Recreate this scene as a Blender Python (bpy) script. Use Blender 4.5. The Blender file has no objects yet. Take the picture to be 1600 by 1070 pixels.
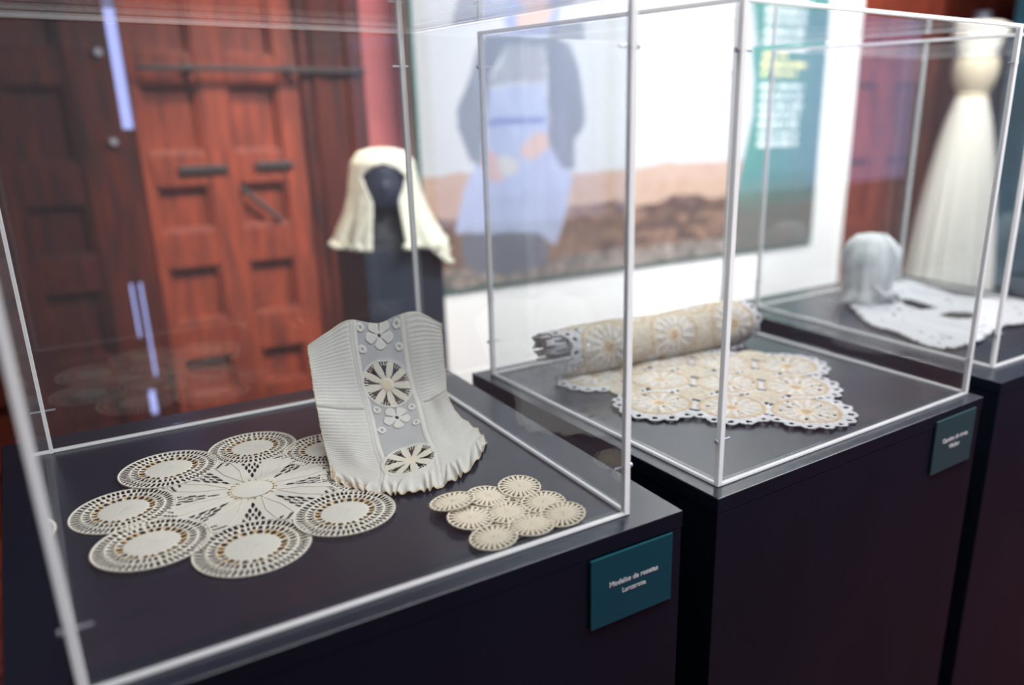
import bpy, math, random
import numpy as np
from mathutils import Vector, Matrix
random.seed(7); rng = np.random.default_rng(7)
PI = math.pi
S = bpy.context.scene
COL = S.collection

# ------------------------------------------------------------------ camera
F_PX, YAW, PITCH, ROLL = 1286.15, 0.5893, 0.3172, 0.0028
CX, CY = 107.86, 44.69
cam = bpy.data.cameras.new('camera'); co = bpy.data.objects.new('camera', cam); COL.objects.link(co)
fw = Vector((math.sin(YAW)*math.cos(PITCH), math.cos(YAW)*math.cos(PITCH), -math.sin(PITCH)))
rt = Vector((math.cos(YAW), -math.sin(YAW), 0)); dn = fw.cross(rt)
r2 = math.cos(ROLL)*rt + math.sin(ROLL)*dn; d2 = -math.sin(ROLL)*rt + math.cos(ROLL)*dn
M = Matrix((r2, -d2, -fw)).transposed().to_4x4(); M.translation = (0, 0, 1.5)
co.matrix_world = M
cam.sensor_fit = 'HORIZONTAL'; cam.sensor_width = 36; cam.lens = 36*F_PX/1600
cam.shift_x = -CX/1600; cam.shift_y = CY/1600
cam.clip_start = .05; cam.clip_end = 60
cam.dof.use_dof = True; cam.dof.focus_distance = 1.17; cam.dof.aperture_fstop = 1.5
S.camera = co

# ------------------------------------------------------------------ view, world, lights
S.view_settings.view_transform = 'Standard'; S.view_settings.look = 'None'
S.view_settings.exposure = 0.52; S.view_settings.gamma = 1; S.view_settings.use_curve_mapping = False
S.cycles.transparent_max_bounces = 40; S.cycles.max_bounces = 10; S.cycles.glossy_bounces = 5
S.cycles.diffuse_bounces = 3; S.cycles.caustics_reflective = False; S.cycles.caustics_refractive = False
S.cycles.sample_clamp_indirect = 4
w = bpy.data.worlds.new('daylight'); S.world = w; w.use_nodes = True
w.node_tree.nodes['Background'].inputs[0].default_value = (.46, .50, 1.0, 1)
w.node_tree.nodes['Background'].inputs[1].default_value = 1.0

def aim(o, tgt):
    o.rotation_euler = (Vector(tgt)-o.location).to_track_quat('-Z', 'Y').to_euler()
def area(name, loc, tgt, sx, sy, power, col=(1, 1, 1)):
    l = bpy.data.lights.new(name, 'AREA'); l.shape = 'RECTANGLE'; l.size = sx; l.size_y = sy; l.energy = power; l.color = col
    o = bpy.data.objects.new(name, l); COL.objects.link(o); o.location = loc; aim(o, tgt); return o
def spot(name, loc, tgt, power, ang, blend=.6, col=(1, 1, 1), rad=.06):
    l = bpy.data.lights.new(name, 'SPOT'); l.energy = power; l.spot_size = math.radians(ang); l.spot_blend = blend; l.color = col; l.shadow_soft_size = rad
    o = bpy.data.objects.new(name, l); COL.objects.link(o); o.location = loc; aim(o, tgt); return o
area('ceiling_light', (1.6, .2, 3.1), (1.6, .2, 0), 3.2, 1.6, 66, (1, .98, .96))
area('ceiling_light', (3.6, 1.6, 3.1), (3.4, 1.8, 0), 2.2, 1.6, 52, (1, .98, .97))
spot('case_spot', (2.3, 2.3, 3.05), (.75, 1.05, 1.0), 95, 52, .8, (1, .97, .93), .12)
area('wall_washer', (2.65, 1.3, 3.1), (2.75, 3.25, .8), 2.7, .25, 47, (1, .99, .98)).data.spread = math.radians(95)
spot('door_spot', (.5, 1.9, 3.05), (.84, 3.4, .80), 290, 34, .9, (1, .80, .66), .08)
spot('case_spot', (1.5, -.3, 3.05), (1.80, 1.25, 1.0), 58, 30, .8, (1, .98, .97), .1)  # extra spot, added only to brighten the far case
spot('door_spot', (3.9, 1.8, 3.05), (4.5, 3.45, .9), 150, 34, .9, (1, .80, .68), .08)
spot('dress_spot', (4.2, 1.4, 3.05), (4.7, 2.9, 1.1), 48, 46, .8, (1, .97, .93), .1)

# ------------------------------------------------------------------ materials
def srgb(r, g, b):
    f = lambda c: (c/255/12.92 if c <= 10 else ((c/255+.055)/1.055)**2.4)
    return (f(r), f(g), f(b), 1)
def newmat(name):
    m = bpy.data.materials.new(name); m.use_nodes = True; n = m.node_tree.nodes; n.clear()
    out = n.new('ShaderNodeOutputMaterial'); return m, n, m.node_tree.links, out
def pmat(name, col, rough=.6, spec=.5, metal=0, noise=0, nscale=20, stretch=(1, 1, 1), bump=0, bscale=60, col2=None, attr=None, trans=0, sheen=0, alpha=None, coat=0):
    m, n, L, out = newmat(name)
    p = n.new('ShaderNodeBsdfPrincipled'); L.new(p.outputs[0], out.inputs[0])
    p.inputs['Roughness'].default_value = rough; p.inputs['Specular IOR Level'].default_value = spec
    p.inputs['Metallic'].default_value = metal; p.inputs['Base Color'].default_value = col
    if sheen: p.inputs['Sheen Weight'].default_value = sheen
    if coat: p.inputs['Coat Weight'].default_value = coat
    tc = n.new('ShaderNodeTexCoord'); mp = n.new('ShaderNodeMapping'); mp.inputs['Scale'].default_value = stretch
    L.new(tc.outputs['Object'], mp.inputs[0])
    base = None
    if attr:
        a = n.new('ShaderNodeVertexColor'); a.layer_name = attr; base = a.outputs[0]
        L.new(base, p.inputs['Base Color'])
    if noise:
        t = n.new('ShaderNodeTexNoise'); t.inputs['Scale'].default_value = nscale; t.inputs['Detail'].default_value = 6
        L.new(mp.outputs[0], t.inputs[0])
        r = n.new('ShaderNodeMapRange'); r.inputs[1].default_value = .3; r.inputs[2].default_value = .7
        L.new(t.outputs[0], r.inputs[0])
        mx = n.new('ShaderNodeMix'); mx.data_type = 'RGBA'
        L.new(r.outputs[0], mx.inputs[0])
        if base is not None:
            mx.blend_type = 'MULTIPLY'; L.new(base, mx.inputs[6]); mx.inputs[7].default_value = (1-noise, 1-noise, 1-noise, 1)
        else:
            mx.inputs[6].default_value = col
            mx.inputs[7].default_value = col2 if col2 else tuple(c*(1-noise) for c in col[:3])+(1,)
        L.new(mx.outputs[2], p.inputs['Base Color'])
    if bump:
        t2 = n.new('ShaderNodeTexNoise'); t2.inputs['Scale'].default_value = bscale; t2.inputs['Detail'].default_value = 4
        L.new(mp.outputs[0], t2.inputs[0])
        b = n.new('ShaderNodeBump'); b.inputs['Strength'].default_value = bump; b.inputs['Distance'].default_value = .002
        L.new(t2.outputs[0], b.inputs['Height']); L.new(b.outputs[0], p.inputs['Normal'])
    if trans or alpha is not None:
        mix = n.new('ShaderNodeMixShader')
        if alpha is not None:
            o = n.new('ShaderNodeBsdfTransparent'); mix.inputs[0].default_value = 1-alpha
        else:
            o = n.new('ShaderNodeBsdfTranslucent'); mix.inputs[0].default_value = trans
            o.inputs[0].default_value = col
            if base is not None: L.new(base, o.inputs[0])
        L.new(p.outputs[0], mix.inputs[1]); L.new(o.outputs[0], mix.inputs[2]); L.new(mix.outputs[0], out.inputs[0])
    return m
def acrylic(name, haze, tint=(.975, .985, .985)):
    # clear sheet: Schlick reflection over a straight-through view, with a milky diffuse veil standing in for reflected haze
    m, n, L, out = newmat(name)
    tr = n.new('ShaderNodeBsdfTransparent'); tr.inputs[0].default_value = tint+(1,)
    gl = n.new('ShaderNodeBsdfGlossy'); gl.inputs['Roughness'].default_value = .01; gl.inputs[0].default_value = (1, 1, 1, 1)
    df = n.new('ShaderNodeBsdfDiffuse'); df.inputs[0].default_value = (.8, .83, .88, 1)
    lw = n.new('ShaderNodeLayerWeight')
    pw = n.new('ShaderNodeMath'); pw.operation = 'POWER'; pw.inputs[1].default_value = 5; L.new(lw.outputs['Facing'], pw.inputs[0])
    ma = n.new('ShaderNodeMath'); ma.operation = 'MULTIPLY_ADD'; ma.inputs[1].default_value = .96; ma.inputs[2].default_value = .04; L.new(pw.outputs[0], ma.inputs[0])
    m1 = n.new('ShaderNodeMixShader'); m1.inputs[0].default_value = haze; L.new(tr.outputs[0], m1.inputs[1]); L.new(df.outputs[0], m1.inputs[2])
    m2 = n.new('ShaderNodeMixShader'); L.new(ma.outputs[0], m2.inputs[0]); L.new(m1.outputs[0], m2.inputs[1]); L.new(gl.outputs[0], m2.inputs[2])
    L.new(m2.outputs[0], out.inputs[0]); return m

MT = {}
MT['acrylic'] = acrylic('clear_acrylic', .013)
MT['edge'] = pmat('polished_acrylic_edge', srgb(252, 253, 255), .25, .6, alpha=.84)
def add_glow(m, lift=True):      # adds brightness standing in for edge glow: scatter from both sides, normals tilted up
    n, L = m.node_tree.nodes, m.node_tree.links
    p = [x for x in n if x.type == 'BSDF_PRINCIPLED'][0]; mx = [x for x in n if x.type == 'MIX_SHADER'][0]
    t = n.new('ShaderNodeBsdfTranslucent'); t.inputs[0].default_value = (.95, .97, 1, 1)
    a = n.new('ShaderNodeAddShader'); k = n.new('ShaderNodeMixShader'); k.inputs[0].default_value = .45
    if lift:
        g = n.new('ShaderNodeNewGeometry'); v = n.new('ShaderNodeVectorMath'); v.operation = 'ADD'; v.inputs[1].default_value = (0, 0, 1.1)
        w_ = n.new('ShaderNodeVectorMath'); w_.operation = 'NORMALIZE'; L.new(g.outputs['Normal'], v.inputs[0]); L.new(v.outputs[0], w_.inputs[0]); L.new(w_.outputs[0], p.inputs['Normal'])
        k.inputs[0].default_value = .25
    L.new(p.outputs[0], k.inputs[1]); L.new(t.outputs[0], k.inputs[2]); L.new(k.outputs[0], mx.inputs[1]); n.remove(a)
add_glow(MT['edge'])
MT['screw'] = pmat('steel_pin', srgb(190, 190, 200), .35, .5, metal=.6)
MT['black_paint'] = pmat('charcoal_paint', srgb(22, 31, 46), .42, .22, noise=.25, nscale=8, stretch=(1, 1, .4), bump=.12, bscale=120)
MT['black_top'] = pmat('charcoal_board', srgb(24, 34, 50), .27, .85, noise=.18, nscale=14, stretch=(1, 5, 1), bump=.06, bscale=140)
MT['teal'] = pmat('teal_card', srgb(0, 84, 98), .45, .4)
MT['teal2'] = pmat('grey_green_card', srgb(52, 88, 90), .45, .4)
MT['white_ink'] = pmat('white_ink', srgb(252, 254, 254), .5)
MT['white_wall'] = pmat('white_wall_paint', srgb(240, 242, 241), .8, .3, bump=.05)
MT['plaster'] = pmat('plaster', srgb(128, 132, 142), .9, .2, noise=.1)
MT['red_wall'] = pmat('red_plaster', srgb(200, 112, 108), .75, .3, noise=.15, nscale=5)
MT['floor'] = pmat('red_brown_floor', srgb(136, 62, 48), .38, .5, noise=.5, nscale=5, stretch=(1, 6, 1), col2=srgb(60, 24, 20))
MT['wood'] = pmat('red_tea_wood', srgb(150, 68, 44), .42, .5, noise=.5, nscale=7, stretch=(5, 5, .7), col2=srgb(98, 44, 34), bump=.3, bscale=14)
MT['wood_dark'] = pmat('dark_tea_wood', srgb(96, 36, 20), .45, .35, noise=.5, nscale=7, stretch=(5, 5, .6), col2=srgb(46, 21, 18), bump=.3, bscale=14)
MT['iron'] = pmat('old_iron', srgb(62, 56, 58), .5, .5, metal=.4)
MT['thread'] = pmat('ecru_thread', srgb(238, 232, 220), .85, .2, trans=.1)
MT['thread_ochre'] = pmat('ochre_thread', srgb(206, 176, 132), .85, .2)
MT['thread_centre'] = pmat('cream_woven_thread', srgb(232, 229, 220), .8, .2, bump=.5, bscale=900, trans=.1)
MT['thread_beige'] = pmat('beige_thread', srgb(236, 224, 204), .85, .2, bump=.4, bscale=700)
MT['bib'] = pmat('pleated_linen', (1, 1, 1, 1), .9, .2, attr='Col', noise=.06, nscale=160, stretch=(1, 1, 1), bump=.25, bscale=500)
MT['net'] = pmat('fine_net', srgb(196, 197, 199), .9, .1, alpha=.78)
MT['runner'] = pmat('crochet', (1, 1, 1, 1), .9, .2, attr='Col', noise=.22, nscale=220, bump=.8, bscale=260)
MT['collar'] = pmat('white_crochet', srgb(198, 198, 204), .9, .2, bump=.6, bscale=200)
MT['gauze'] = pmat('white_gauze', srgb(250, 252, 252), .9, .2, alpha=.66, bump=.4, bscale=60)
add_glow(MT['gauze'], False)
MT['shawl'] = pmat('cream_knit', srgb(244, 242, 224), .9, .2, bump=1, bscale=50, noise=.1, nscale=30)
MT['slate'] = pmat('slate_paint', srgb(46, 54, 68), .5, .4)
MT['mannequin'] = pmat('matt_black', srgb(44, 48, 60), .5, .4)
MT['dress'] = pmat('ivory_tulle', srgb(226, 224, 216), .9, .2, bump=.3, bscale=40, trans=.15)
MT['sash'] = pmat('cream_satin', srgb(206, 196, 172), .6, .4)
MT['print'] = pmat('printed_vinyl', (1, 1, 1, 1), .5, .35, attr='Col')
MT['teal_edge'] = pmat('teal_border', srgb(60, 104, 98), .5, .4)
MT['navy'] = pmat('blue_teal_print', srgb(56, 108, 130), .5, .4, noise=.5, nscale=3, col2=srgb(38, 82, 92))
MT['lamp'] = pmat('cream_shade', srgb(232, 234, 214), .7, .3, trans=.3)
MT['ceiling'] = pmat('ceiling_paint', srgb(170, 174, 182), .9, .2)

# ------------------------------------------------------------------ helpers
def mesh_obj(name, verts, faces, mat, parent=None, smooth=False, mats=None, midx=None, cols=None):
    me = bpy.data.meshes.new(name)
    me.from_pydata([tuple(map(float, v)) for v in verts], [], [tuple(map(int, f)) for f in faces]); me.update()
    for m in (mats or [mat]): me.materials.append(m)
    if midx is not None: me.polygons.foreach_set('material_index', list(map(int, midx)))
    if smooth: me.polygons.foreach_set('use_smooth', [True]*len(me.polygons))
    if cols is not None:
        ca = me.color_attributes.new('Col', 'FLOAT_COLOR', 'POINT')
        c = np.ones((len(verts), 4), np.float32); c[:, :3] = cols; ca.data.foreach_set('color', c.ravel())
    o = bpy.data.objects.new(name, me); COL.objects.link(o)
    if parent: o.parent = parent
    return o
def tag(o, label=None, cat=None, group=None, kind=None):
    if label: o['label'] = label
    if cat: o['category'] = cat
    if group: o['group'] = group
    if kind: o['kind'] = kind
    return o
def empty(name, loc, rz=0):
    o = bpy.data.objects.new(name, None); COL.objects.link(o); o.location = loc; o.rotation_euler = (0, 0, rz)
    o.empty_display_size = .05; return o
class MB:
    def __init__(s): s.v = []; s.f = []; s.m = []
    def box(s, x0, x1, y0, y1, z0, z1, mi=0):
        b = len(s.v)
        s.v += [(x0, y0, z0), (x1, y0, z0), (x1, y1, z0), (x0, y1, z0), (x0, y0, z1), (x1, y0, z1), (x1, y1, z1), (x0, y1, z1)]
        for f in ((0, 3, 2, 1), (4, 5, 6, 7), (0, 1, 5, 4), (1, 2, 6, 5), (2, 3, 7, 6), (3, 0, 4, 7)): s.f.append([b+i for i in f]); s.m.append(mi)
        return s
    def tube(s, pts, r, n=5, closed=False, up=(0, 0, 1), mi=0, caps=True):
        P = np.array(pts, float); N = len(P); b = len(s.v)
        if closed: T = np.roll(P, -1, 0)-np.roll(P, 1, 0)
        else: T = np.gradient(P, axis=0)
        T /= np.linalg.norm(T, axis=1)[:, None]+1e-12
        U = np.tile(np.array(up, float), (N, 1)) if np.ndim(up) == 1 else np.array(up)
        A = np.cross(T, U); ln = np.linalg.norm(A, axis=1); bad = ln < 1e-6
        if bad.any(): A[bad] = np.cross(T[bad], np.array((1., 0, 0)))
        A /= np.linalg.norm(A, axis=1)[:, None]+1e-12; B = np.cross(A, T)
        R = np.array(r) if np.ndim(r) else np.full(N, r)
        for k in range(n):
            a = 2*PI*k/n
        ang = 2*PI*np.arange(n)/n
        V = P[:, None]+R[:, None, None]*(np.cos(ang)[None, :, None]*A[:, None]+np.sin(ang)[None, :, None]*B[:, None])
        s.v += [tuple(q) for q in V.reshape(-1, 3)]
        for i in range(N if closed else N-1):
            j = (i+1) % N
            for k in range(n):
                s.f.append([b+i*n+k, b+i*n+(k+1) % n, b+j*n+(k+1) % n, b+j*n+k]); s.m.append(mi)
        if not closed and caps:
            s.f.append([b+k for k in range(n)][::-1]); s.m.append(mi); s.f.append([b+(N-1)*n+k for k in range(n)]); s.m.append(mi)
        return s
    def grid(s, V, keep=None, closed_u=False, mi=0):
        nu, nv = V.shape[:2]; b = len(s.v); s.v += [tuple(q) for q in V.reshape(-1, 3)]
        for i in range(nu if closed_u else nu-1):
            for j in range(nv-1):
                if keep is not None and not keep[i, j]: continue
                i2 = (i+1) % nu
                s.f.append([b+i*nv+j, b+i2*nv+j, b+i2*nv+j+1, b+i*nv+j+1]); s.m.append(mi)
        return s
    def build(s, name, mat, parent=None, smooth=False, mats=None, bevel=0, solid=0):
        o = mesh_obj(name, s.v, s.f, mat, parent, smooth, mats, s.m if mats else None)
        if solid:
            d = o.modifiers.new('thickness', 'SOLIDIFY'); d.thickness = solid; d.offset = 0
        if bevel:
            d = o.modifiers.new('bevel', 'BEVEL'); d.width = bevel; d.segments = 2; d.limit_method = 'ANGLE'
        return o

def struct(o): o['kind'] = 'structure'; return o

# ------------------------------------------------------------------ room shell
struct(MB().box(-2.6, 8.2, -3.2, 3.75, -.1, 0).build('floor', MT['floor']))
struct(MB().box(-2.6, 8.2, -3.2, 3.75, 3.2, 3.3).build('ceiling', MT['ceiling']))
struct(MB().box(-2.6, -2.5, -3.2, 3.65, 0, 3.2).build('wall_left', MT['plaster']))
struct(MB().box(8.1, 8.2, -3.2, 3.65, 0, 3.2).build('wall_right', MT['plaster']))
b = MB(); b.box(-2.5, 2.0, -3.2, -3.1, 0, 3.2).box(2.0, 8.1, -3.2, -3.1, 0, .7).box(2.0, 8.1, -3.2, -3.1, 2.9, 3.2).box(4.7, 5.1, -3.2, -3.1, .7, 2.9).box(7.9, 8.1, -3.2, -3.1, .7, 2.9)
struct(b.build('wall_front', MT['plaster']))
for k_, (xa, xb) in enumerate(((2.0, 4.7), (5.1, 7.9))):  # unseen windows, added so their sky reflects as haze in the panes
    b = MB(); b.box(xa, xb, -3.17, -3.13, .7, .76).box(xa, xb, -3.17, -3.13, 2.84, 2.9).box(xa, xa+.06, -3.17, -3.13, .76, 2.84).box(xb-.06, xb, -3.17, -3.13, .76, 2.84).box((xa+xb)/2-.03, (xa+xb)/2+.03, -3.17, -3.13, .76, 2.84)
    struct(b.build('added_window_%d' % (k_+1), MT['wood_dark']))
b = MB()
b.box(-2.5, -.62, 3.42, 3.6, 0, 3.2).box(-.62, .96, 3.42, 3.6, 2.35, 3.2).box(.96, 4.15, 3.42, 3.6, 0, 3.2).box(4.15, 8.1, 3.5, 3.6, 0, 3.2)
struct(b.build('wall_back', MT['red_wall']))
# white partition that carries the big picture
struct(MB().box(1.372, 4.08, 3.262, 3.4, 0, 3.0).build('wall_display', MT['white_wall'], bevel=.003))
# dark timber door frame
b = MB(); b.box(.955, 1.2, 3.33, 3.42, 0, 2.5).box(1.0, 1.03, 3.315, 3.33, 0, 2.5).box(1.13, 1.2, 3.315, 3.33, 0, 2.5)
b.box(-.8, -.62, 3.33, 3.42, 0, 2.5).box(-.62, .955, 3.33, 3.42, 2.3, 2.5)
struct(b.build('trim_1', MT['wood_dark'], bevel=.006))

def door_leaf(name, x0, x1, cols, rows, mat, y0=3.36, z1=2.3, th=.06, rec=.04):
    b = MB()
    xs = [x0]+[v for c in cols for v in c]+[x1]
    b.box(x0, x1, y0+rec, y0+th, 0, z1)
    for i in range(0, len(xs), 2): b.box(xs[i], xs[i+1], y0, y0+rec, 0, z1)
    for c in cols:
        zs = [0]+[v for r in rows for v in r]+[z1]
        for i in range(0, len(zs), 2): b.box(c[0], c[1], y0+.003, y0+rec, zs[i], zs[i+1])
        for r in rows:   # raised moulding and field
            m = .012
            b.box(c[0], c[1], y0+.012, y0+rec, r[0], r[0]+m).box(c[0], c[1], y0+.012, y0+rec, r[1]-m, r[1])
            b.box(c[0], c[0]+m, y0+.012, y0+rec, r[0]+m, r[1]-m).box(c[1]-m, c[1], y0+.012, y0+rec, r[0]+m, r[1]-m)
    return struct(b.build(name, mat, bevel=.003))
rows = [(.10, .27), (.40, .552), (.696, .908), (1.042, 1.207), (1.321, 1.563), (1.66, 1.79), (1.90, 2.16)]
dR = door_leaf('door_1', .374, .955, [(.405, .592), (.692, .872)], rows, MT['wood'])
rowsL = [(.10, .24), (.33, .49), (.61, .86), (.98, 1.165), (1.30, 1.555), (1.66, 1.79), (1.90, 2.16)]
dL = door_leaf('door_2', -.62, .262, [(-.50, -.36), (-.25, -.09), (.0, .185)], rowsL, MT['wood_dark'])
# meeting strips: slits of daylight stay open beside them
b = MB(); b.box(.262, .374, 3.37, 3.41, .87, 1.41).box(.262, .374, 3.37, 3.41, 0, .35).box(.262, .273, 3.37, 3.41, .35, .87).box(.296, .374, 3.37, 3.41, .35, .455)
b.box(.273, .374, 3.375, 3.41, .455, .50).box(.284, .304, 3.375, 3.41, .50, .87).box(.315, .374, 3.37, 3.41, .50, .87).box(.272, .285, 3.375, 3.41, .50, .66)
b.box(.20, .225, 3.35, 3.36, 0, 2.3)
b.build('meeting_strip', MT['wood_dark'], dL)
b = MB(); b.box(.262, .336, 3.37, 3.41, 1.41, 2.3).build('meeting_strip', MT['wood_dark'], dL)
b = MB(); b.box(.40, 1.20, 3.295, 3.307, 1.603, 1.622).box(.55, .575, 3.307, 3.36, 1.595, 1.63).box(.90, .925, 3.307, 3.36, 1.595, 1.63)
b.build('iron_bar', MT['iron'], dR, bevel=.003)
for (x0, x1, z) in ((.49, .66, 1.265), (.76, .90, 1.27)):
    MB().box(x0, x1, 3.345, 3.36, z-.014, z+.014).build('hinge_strap', MT['iron'], dR, bevel=.004)
bb = MB(); bb.tube([(.70, 3.352, 1.19), (.83, 3.352, 1.06)], .011, 6); bb.build('brace', MT['iron'], dR)
for z in (1.37, 1.66):
    bb = MB(); bb.tube([(.30, 3.37, z), (.30, 3.345, z)], .014, 8, up=(0, 0, 1)); bb.build('door_stud', MT['screw'], dL)
# second timber door, beyond the partition
door_leaf('door_3', 4.15, 5.1, [(4.26, 4.52), (4.68, 4.98)], [(.2, .6), (.75, 1.15), (1.3, 1.6), (1.72, 2.0), (2.12, 2.4)], MT['wood'], y0=3.44, z1=2.6)
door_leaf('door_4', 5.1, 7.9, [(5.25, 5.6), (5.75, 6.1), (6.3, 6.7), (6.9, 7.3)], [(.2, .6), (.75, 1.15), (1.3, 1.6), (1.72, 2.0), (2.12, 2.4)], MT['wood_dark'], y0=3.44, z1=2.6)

# ------------------------------------------------------------------ big picture on the partition
PX0, PX1, PZ0, PZ1 = 1.374, 3.79, .715, 2.30
POLY = dict(
 scarf=[(1.819,1.897),(1.79,1.822),(1.82,1.765),(2.06,1.77),(2.07,1.88),(2.05,2.0),(1.96,2.04),(1.86,2.0)],
 face=[(1.857,1.87),(2.027,1.90),(2.02,1.838),(1.948,1.779),(1.876,1.771),(1.849,1.812)],
 cardigan=[(1.703,1.757),(1.845,1.78),(2.019,1.782),(2.117,1.733),(2.167,1.629),(2.202,1.465),(2.191,1.382),(2.142,1.341),(2.141,1.199),(2.078,1.21),(2.004,1.303),(1.999,1.6),(1.986,1.729),(1.797,1.723),(1.717,1.596),(1.687,1.391),(1.661,1.228),(1.611,1.262),(1.559,1.394),(1.566,1.47),(1.628,1.595),(1.662,1.707)],
 blouse=[(1.80,1.755),(1.975,1.765),(1.989,1.586),(1.70,1.558),(1.78,1.66)],
 apron=[(1.699,1.545),(1.983,1.578),(1.996,1.44),(2.004,1.303),(2.078,1.21),(2.13,1.185),(2.093,1.013),(2.031,.855),(1.953,.921),(1.802,.943),(1.674,.945),(1.526,.958),(1.565,1.132),(1.625,1.23),(1.704,1.285),(1.70,1.417)],
 waist=[(1.70,1.432),(1.99,1.434),(1.989,1.409),(1.70,1.402)],
 arm=[(1.853,1.307),(1.939,1.373),(2.005,1.363),(2.004,1.303),(1.926,1.25),(1.861,1.266)],
 hand=[(1.663,1.274),(1.704,1.299),(1.756,1.262),(1.779,1.201),(1.752,1.162),(1.699,1.173),(1.669,1.207)],
 wool=[(1.743,1.252),(1.78,1.275),(1.82,1.265),(1.851,1.237),(1.836,1.199),(1.794,1.179),(1.753,1.203)],
 legs=[(1.55,.948),(1.674,.957),(1.835,.95),(1.963,.921),(2.003,.827),(1.967,.77),(1.796,.752),(1.62,.77),(1.56,.83)],
 green=[(3.175,2.4),(3.175,1.974),(3.208,1.798),(3.251,1.615),(3.258,1.426),(3.221,1.265),(3.169,1.036),(3.194,.70),(3.9,.70),(3.9,2.4)])
TEXT = [(3.308,3.64,1.985,0),(3.308,3.60,1.94,0),(3.308,3.601,1.897,0),(3.308,3.596,1.85,0),(3.312,3.582,1.804,0),(3.306,3.485,1.723,1),(3.305,3.648,1.677,1),(3.305,3.568,1.632,1),
 (3.301,3.631,1.569,0),(3.306,3.621,1.521,0),(3.305,3.653,1.472,0),(3.31,3.608,1.424,0),(3.309,3.60,1.375,0),(3.309,3.609,1.325,0),(3.308,3.635,1.277,0)]
def vnoise(x, z, sc, seed):
    r = np.random.default_rng(seed); G = r.random((64, 64)); u = (x*sc) % 63; v = (z*sc) % 63
    i = u.astype(int); j = v.astype(int); a = u-i; c = v-j; a = a*a*(3-2*a); c = c*c*(3-2*c)
    return (G[i, j]*(1-a)+G[(i+1) % 64, j]*a)*(1-c)+(G[i, (j+1) % 64]*(1-a)+G[(i+1) % 64, (j+1) % 64]*a)*c
def pip(x, z, poly):
    ins = np.zeros(x.shape, bool); P = poly
    for k in range(len(P)):
        (x1, z1), (x2, z2) = P[k], P[k-1]
        c = ((z1 > z) != (z2 > z)); xi = (x2-x1)*(z-z1)/((z2-z1) or 1e-9)+x1; ins ^= (c & (x < xi))
    return ins
def lin(r, g, b): return np.array(srgb(r, g, b)[:3])
xs = np.arange(PX0, PX1+.001, .007); zs = np.arange(PZ0, PZ1+.001, .007)
X_, Z_ = np.meshgrid(xs, zs, indexing='ij')
wx = X_+.01*(vnoise(X_, Z_, 14, 3)-.5); wz = Z_+.01*(vnoise(X_, Z_, 14, 4)-.5)
Cc = np.ones(X_.shape+(3,))*lin(222, 226, 229)
Cc *= (.94+.08*vnoise(X_, Z_, 3, 5))[..., None]
n1 = vnoise(X_, Z_, 18, 6)[..., None]; n2 = vnoise(X_*.5, Z_, 30, 8)[..., None]; n3 = vnoise(X_, Z_, 45, 12)[..., None]
bench = Z_ < 1.195+.012*np.sin(X_*5)+.02*(vnoise(X_, Z_, 9, 11)-.5)
stone = lin(214, 186, 168)*(1-.5*n1)+lin(196, 160, 140)*.5*n1
Cc[bench] = stone[bench]
low = Z_ < 1.03+.05*(vnoise(X_, Z_, 8, 13)-.5)
rub = lin(140, 118, 108)*(1-n1)+lin(178, 142, 120)*n1; rub = rub*(1-.5*n3)+lin(92, 84, 84)*.5*n3; dk = np.clip((n2-.45)*4, 0, 1)*np.clip((X_-2.0)*3, .3, 1)[..., None]; rub = rub*(1-.65*dk)+lin(70, 60, 66)*.65*dk
Cc[low] = rub[low]
grd = Z_ < .80+.03*(vnoise(X_, Z_, 12, 14)-.5)
gg = lin(196, 182, 174)*(1-n3)+lin(96, 100, 98)*n3; Cc[grd] = gg[grd]
def put(k, c, extra=None):
    m = pip(wx, wz, POLY[k]); cc = np.ones(X_.shape+(3,))*c
    if extra is not None: cc = cc*extra
    Cc[m] = cc[m]
fold = (.9+.16*vnoise(X_*2, Z_*.6, 12, 21))[..., None]
put('legs', lin(128, 132, 144), fold); put('apron', lin(192, 202, 232), fold); put('blouse', lin(176, 180, 188), fold); put('waist', lin(134, 148, 198))
put('scarf', lin(170, 184, 220), fold); put('face', lin(228, 196, 184)); put('cardigan', lin(140, 149, 160), fold)
put('arm', lin(228, 196, 184)); put('hand', lin(224, 190, 180)); put('wool', lin(226, 224, 218), fold)
g = pip(X_, Z_, POLY['green'])
tt = np.clip((Z_-.92)/.2, 0, 1)[..., None]
gcol = (lin(96, 158, 142)*(1-n1)+lin(82, 146, 138)*n1)
gcol = gcol*tt+(1-tt)*(lin(104, 122, 118)*(1-n3)+lin(140, 128, 124)*n3)
tb = np.clip((X_-3.45)/.35, 0, 1)[..., None]*tt; gcol = gcol*(1-.5*tb)+lin(96, 132, 150)*.5*tb
Cc[g] = gcol[g]; Cc *= .73
pr = random.Random(5)
for (a, c, z, yl) in TEXT:
    x = a
    while x < c-.01:
        wl = min(c-x, pr.uniform(.035, .11)); m = (X_ >= x) & (X_ <= x+wl) & (abs(Z_-z) < .0125)
        Cc[m] = lin(240, 230, 160) if yl else lin(236, 242, 240); x += wl+.016
nu, nv = X_.shape
poster = empty('poster', (0, 0, 0)); tag(poster, 'huge printed picture of a seated woman in blue dress and dark cardigan', 'poster')
V = np.stack([X_, np.full(X_.shape, 3.2505), Z_], -1).reshape(-1, 3)
Fq = [(i*nv+j, (i+1)*nv+j, (i+1)*nv+j+1, i*nv+j+1) for i in range(nu-1) for j in range(nv-1)]
tag(mesh_obj('print', V, Fq, MT['print'], poster, cols=Cc.reshape(-1, 3)), 'printed scene with a text column on green')
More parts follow.
